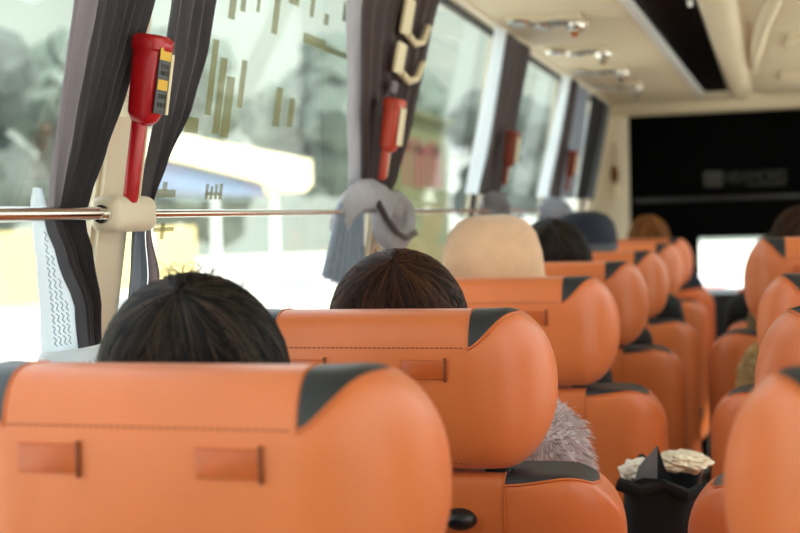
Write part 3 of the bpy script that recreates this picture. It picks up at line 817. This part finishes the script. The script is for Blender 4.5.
person(0.160, YK[4], 'person with dark brown hair in the fifth right seat, above the raised orange headrest', 'coatblack', hair_mesh(.104, .106, .122, n=400, seed=14, fly=0), 'hairbrown', (1, 1, 1.035))

bm = bmesh.new(); rnd = random.Random(4)
for i in range(34):
    x = rnd.gauss(0.01, .018); y = HY-.03+rnd.uniform(-.02, .02); z = HZ+.112
    dx = rnd.uniform(-.03, .035); h = rnd.uniform(.008, .026)
    add_tube(bm, [(x, y, z-.012), (x+dx*.3, y, z+h*.7), (x+dx*.7, y-.004, z+h), (x+dx*1.2, y-.006, z+h*.75)], [.0007, .0006, .0005, .0003], 3)
obj('hair_tuft', bm, M['hairblack'], bpy.data.objects['person'])
# ------------------------------------------------------------------ bag on the armrests with its rubbish
t = thing('tote_bag', 'open black cloth bag of crumpled wrappers resting on armrests in the aisle', 'bag', (-0.165, 2.232, 0.621)); t.scale = (1, 1, 1.05)
rows = []
for i, (z, kx, ky) in enumerate(((0.0, .88, .8), (0.002, .95, .9), (.03, 1, 1), (.12, 1, 1.02), (.20, .98, 1.0), (.235, .96, .98), (.232, .90, .9), (.12, .9, .9), (.02, .85, .8))):
    rows.append([(kx*.069*math.copysign(abs(math.cos(a))**.5, math.cos(a)), ky*.11*math.copysign(abs(math.sin(a))**.5, math.sin(a)), z+(0.012*math.sin(3*a+1)+.006*math.sin(7*a) if .2 <= z else 0)) for a in [2*PI*q/40 for q in range(40)]])
bm = grid(rows, True); bmesh.ops.holes_fill(bm, edges=bm.edges[:], sides=0)
bd = obj('bag_body', bm, M['bag'], t)
bm = bmesh.new()
v = [bm.verts.new(p) for p in ((-.048, -.080, .222), (-.004, -.090, .215), (-.002, -.084, .300), (-.036, -.082, .262))]
bm.faces.new(v); bmesh.ops.solidify(bm, geom=bm.faces[:], thickness=.003)
obj('grey_flap', bm, M['bagflap'], t, smooth=False)
bm = bmesh.new()
v = [bm.verts.new(p) for p in ((-.004, -.089, .215), (.026, -.05, .225), (.010, -.07, .258), (-.002, -.084, .300))]
bm.faces.new(v); bmesh.ops.solidify(bm, geom=bm.faces[:], thickness=.004)
obj('black_flap', bm, M['bag'], t, smooth=False)
bm = bmesh.new()
add_tube(bm, [(-.07, -.10, .235), (-.03, -.112, .225), (.01, -.10, .236), (.05, -.112, .222), (.078, -.09, .23)], [.012, .012, .010, .012, .010], 8)
obj('bag_rim', bm, M['bag'], t)
def crumple(name, c, r, m, label, cat, seed):
    bm = bmesh.new(); bmesh.ops.create_icosphere(bm, subdivisions=4, radius=1)
    for vv in bm.verts:
        d = vv.co.normalized(); k = 1+.35*noise.noise(d*2.3+Vector((seed, 0, 0)))+.18*noise.noise(d*6+Vector((0, seed, 0)))
        vv.co = Vector((d.x*r[0]*k, d.y*r[1]*k, d.z*r[2]*k))
    o = obj(name, bm, M[m], smooth=False); o.location = c
    tag(o, label, cat, 'rubbish in the black bag'); return o
BX, BY, BZ = -0.165, 2.232, 0.646
crumple('crumpled_paper', (BX-.044, BY-.040, BZ+.232), (.028, .028, .022), 'paper', 'crumpled white paper at the window-side end of the black bag', 'paper', 1.0)
crumple('snack_wrapper', (BX+.034, BY-.03, BZ+.250), (.050, .030, .020), 'wrap', 'shiny clear and tan snack wrapper on the aisle-side end of the black bag', 'wrapper', 4.2)

# ------------------------------------------------------------------ outside
GZ = -1.45
struct(obj('ground', box(-90, 60, -40, 140, GZ-.1, GZ), M['ground'], smooth=False))
bm = bmesh.new()
rows = []
for i in range(61):
    a = -0.2+2.2*i/60; rows.append([(-82*math.cos(a)+0, 10+95*math.sin(a), z) for z in (GZ, 21+5*noise.noise(Vector((i*.17, 0, 0)))+3.0*noise.noise(Vector((i*.6, 5, 0))))]+
                                 [(-105*math.cos(a), 10+125*math.sin(a), 27+6*noise.noise(Vector((i*.12, 9, 0))))])
hl = obj('hills', grid(rows), M['hill']); hl['kind'] = 'structure'
t = thing('market_shelter', 'sunlit cream awning with pale blue board seen through the second window', 'shelter', (-7.0, 14.5, GZ))
def poly(pts, x0, x1):
    bm = bmesh.new(); add_hull(bm, [(x0, y, z) for y, z in pts]+[(x1, y, z) for y, z in pts]); return bm
k7 = 0.7
P7 = lambda y, z: (y*k7-14.5, 1.35+(z-1.35)*k7-GZ)
obj('awning', poly([P7(19.2, 2.56), P7(26.3, 2.02), P7(26.8, 2.20), P7(26.8, 2.78), P7(19.2, 3.00)], -1.2, 0), M['awn'], t, smooth=False)
obj('blue_board', poly([P7(19.4, 2.0), P7(24.2, 1.9), P7(24.2, 2.14), P7(19.4, 2.50)], -1.1, -0.1), M['blue'], t, smooth=False)
for y in (13.6, 15.6, 17.8):
    obj('post', box(-0.35, -0.25, y-14.55, y-14.45, 0, 1.35-GZ+.45), M['house'], t, smooth=False)
obj('back_board', box(-1.1, -1.0, -1.0, 3.6, 0, 1.7), M['house'], t, smooth=False)
t = thing('kiosk', 'olive kiosk with red lettering seen beyond the third window', 'kiosk', (-8.9, 29, GZ))
obj('kiosk_body', box(0.2, 0.9, -1.6, 3.2, 0, 5.3, bev=0.05), M['olive'], t)
obj('kiosk_roof', box(0.0, 1.1, -1.8, 3.4, 5.3, 5.42, bev=0.03), M['olive'], t)
bm = bmesh.new()
for (a, b, z0, z1) in ((-1.2, -.9, 3.9, 4.2), (-1.2, -.5, 3.9, 4.05), (-.6, -.4, 3.0, 4.2), (-1.3, -1.1, 3.0, 4.0), (-.1, .2, 3.0, 4.2), (-.1, .9, 3.85, 4.05), (.45, .65, 3.0, 4.0), (1.0, 1.25, 3.0, 4.2), (1.5, 1.75, 3.0, 4.2), (1.5, 2.2, 3.85, 4.1), (2.0, 2.25, 3.0, 4.1)):
    add_box(bm, .9, .93, a, b, z0+.55, z1+.55)
obj('red_lettering', bm, M['redpaint'], t, smooth=False)
t = thing('yellow_tint_board', 'long pale yellow board added for the yellow tint low in the nearest windows', 'board', (-12, 17, GZ))  # board and posts put in to tint the lower windows yellow
obj('board', box(-.05, .05, -6, 7.5, 1.5, 2.75, bev=.01), M['yellowboard'], t, smooth=False)
for y in (-5.5, -1.2, 3.1, 7.0):
    obj('post', box(-.15, -.05, y-.06, y+.06, 0, 2.8), M['house'], t, smooth=False)
def tree(x, y, h, r, m, label, seed):
    t = thing('tree', label, 'tree', (x, y, GZ), 'trees outside the windows')
    obj('trunk', tube([(0, 0, 0), (.1, 0, h*.3), (0, .1, h*.6)], [.22, .17, .1], 10), M['bark'], t)
    rnd = random.Random(seed); bm = bmesh.new()
    for i in range(26):
        a = rnd.uniform(0, 2*PI); q = r*math.sqrt(rnd.random())*.75; z = h*rnd.uniform(.38, .92); s = r*rnd.uniform(.3, .5)
        mm = Matrix.Translation((q*math.cos(a), q*math.sin(a), z)) @ Matrix.Diagonal((s, s, s*.8, 1))
        rr = bmesh.ops.create_icosphere(bm, subdivisions=3, radius=1, matrix=mm)
        for vv in rr['verts']: vv.co += Vector((noise.noise(vv.co*1.8), noise.noise(vv.co*1.8+Vector((7, 0, 0))), noise.noise(vv.co*1.8+Vector((0, 7, 0)))))*.35*s
    obj('crown', bm, m, t)
for i, (x, y, h, r, m, lab) in enumerate((
        (-16, 16, 7.5, 3.2, 'leaf', 'broad grey-green tree seen through the nearest window'),
        (-22, 27, 9, 3.6, 'leaf', 'tall grey-green tree behind the cream awning'),
        (-20, 37, 9, 3.6, 'leaf2', 'pale tree beyond the window to the right of the cream awning'),
        (-16, 47, 10, 3.6, 'leaf2', 'pale tree behind the olive kiosk'),
        (-11, 58, 9, 3.0, 'leaf', 'darker tree far ahead beyond the third window'))):
    tree(x, y, h, r, M[m], lab, 20+i)
t = thing('house', 'pale plaster house with grey roof beyond the far windows', 'house', (-14, 76, GZ))
obj('house_wall', box(-5, 5, -7, 7, 0, 6.5), M['house'], t, smooth=False)
obj('roof', poly([(-7.6, 6.5), (7.6, 6.5), (0, 9)], -5.5, 5.5), M['roofg'], t, smooth=False)
for y in (-4.5, -1.5, 1.5, 4.5):
    for z in (1.2, 4.0):
        wo = obj('window', box(4.95, 5.06, y-.7, y+.7, z, z+1.5), M['house'], t, smooth=False); obj('pane', box(5.05, 5.08, y-.6, y+.6, z+.1, z+1.4), M['pane'], wo, smooth=False)
t = thing('car', 'red car on the road ahead, glimpsed at the foot of the windscreen', 'car', (-1.1, 22.5, GZ))
bm = bmesh.new(); add_box(bm, -.85, .85, -2, 2, .3, .85, bev=.15, seg=3); obj('car_body', bm, M['carred'], t)
bm = bmesh.new(); add_hull(bm, [(-.78, -1.7, .85), (.78, -1.7, .85), (.78, 1.0, .85), (-.78, 1.0, .85), (-.6, -1.1, 1.4), (.6, -1.1, 1.4), (.6, .4, 1.4), (-.6, .4, 1.4)]); obj('car_cabin', bm, M['carred'], t)
obj('rear_window', box(-.55, .55, -1.5, -1.38, .95, 1.3), M['pane'], t)
for s in (-1, 1):
    for y in (-1.25, 1.25):
        bm = bmesh.new(); add_tube(bm, [(s*.70, y, .3), (s*.87, y, .3)], .3, 20); obj('wheel', bm, M['rubber'], t)

# ------------------------------------------------------------------ light, camera
w = bpy.data.worlds.new('w'); sc.world = w; w.use_nodes = True
nt = w.node_tree; bg = nt.nodes['Background']
tc = nt.nodes.new('ShaderNodeTexCoord'); sx = nt.nodes.new('ShaderNodeSeparateXYZ'); rp = nt.nodes.new('ShaderNodeValToRGB')
nt.links.new(tc.outputs['Generated'], sx.inputs[0]); nt.links.new(sx.outputs['Z'], rp.inputs['Fac']); nt.links.new(rp.outputs['Color'], bg.inputs['Color'])
rp.color_ramp.elements[0].position = 0.0; rp.color_ramp.elements[0].color = (0.92, 0.97, 0.93, 1)
rp.color_ramp.elements[1].position = 0.6; rp.color_ramp.elements[1].color = (0.78, 0.88, 1.0, 1)
bg.inputs['Strength'].default_value = 1.5
sl = bpy.data.lights.new('sun', 'SUN'); sl.energy = 4.5; sl.angle = D(3); sl.color = (1, .95, .86)
so = bpy.data.objects.new('sun', sl); C.objects.link(so)
so.rotation_euler = Vector((-0.55, 0.35, -0.95)).to_track_quat('-Z', 'Y').to_euler()

F, RHO = 1200.0, D(1.6)
a, b = 752-400, 266.5-208
c_, s_ = math.cos(-RHO), math.sin(-RHO)
a2, b2 = c_*a-s_*b, s_*a+c_*b
th = math.atan(b2/F); psi = math.atan(a2/F*math.cos(th))
fw = Vector((-math.sin(psi)*math.cos(th), math.cos(psi)*math.cos(th), -math.sin(th)))
rt = Vector((math.cos(psi), math.sin(psi), 0)); up = rt.cross(fw)
r_ = rt*math.cos(RHO)-up*math.sin(RHO); u_ = rt*math.sin(RHO)+up*math.cos(RHO)
cd = bpy.data.cameras.new('camera'); cam = bpy.data.objects.new('camera', cd); C.objects.link(cam)
mw = Matrix((r_, u_, -fw)).transposed().to_4x4(); mw.translation = Vector((0, 0, 1.35)); cam.matrix_world = mw
cd.sensor_width = 36; cd.lens = F*36/800; cd.clip_start = 0.02; cd.clip_end = 500
cd.dof.use_dof = True; cd.dof.focus_distance = 1.72; cd.dof.aperture_fstop = 3.6
sc.camera = cam
vs = sc.view_settings
vs.view_transform = 'Standard'; vs.look = 'None'; vs.gamma = 1.0; vs.exposure = 1.12; vs.use_curve_mapping = False
sc.cycles.use_denoising = True
sc.cycles.max_bounces = 10; sc.cycles.diffuse_bounces = 5; sc.cycles.transparent_max_bounces = 16
sc.cycles.sample_clamp_indirect = 6
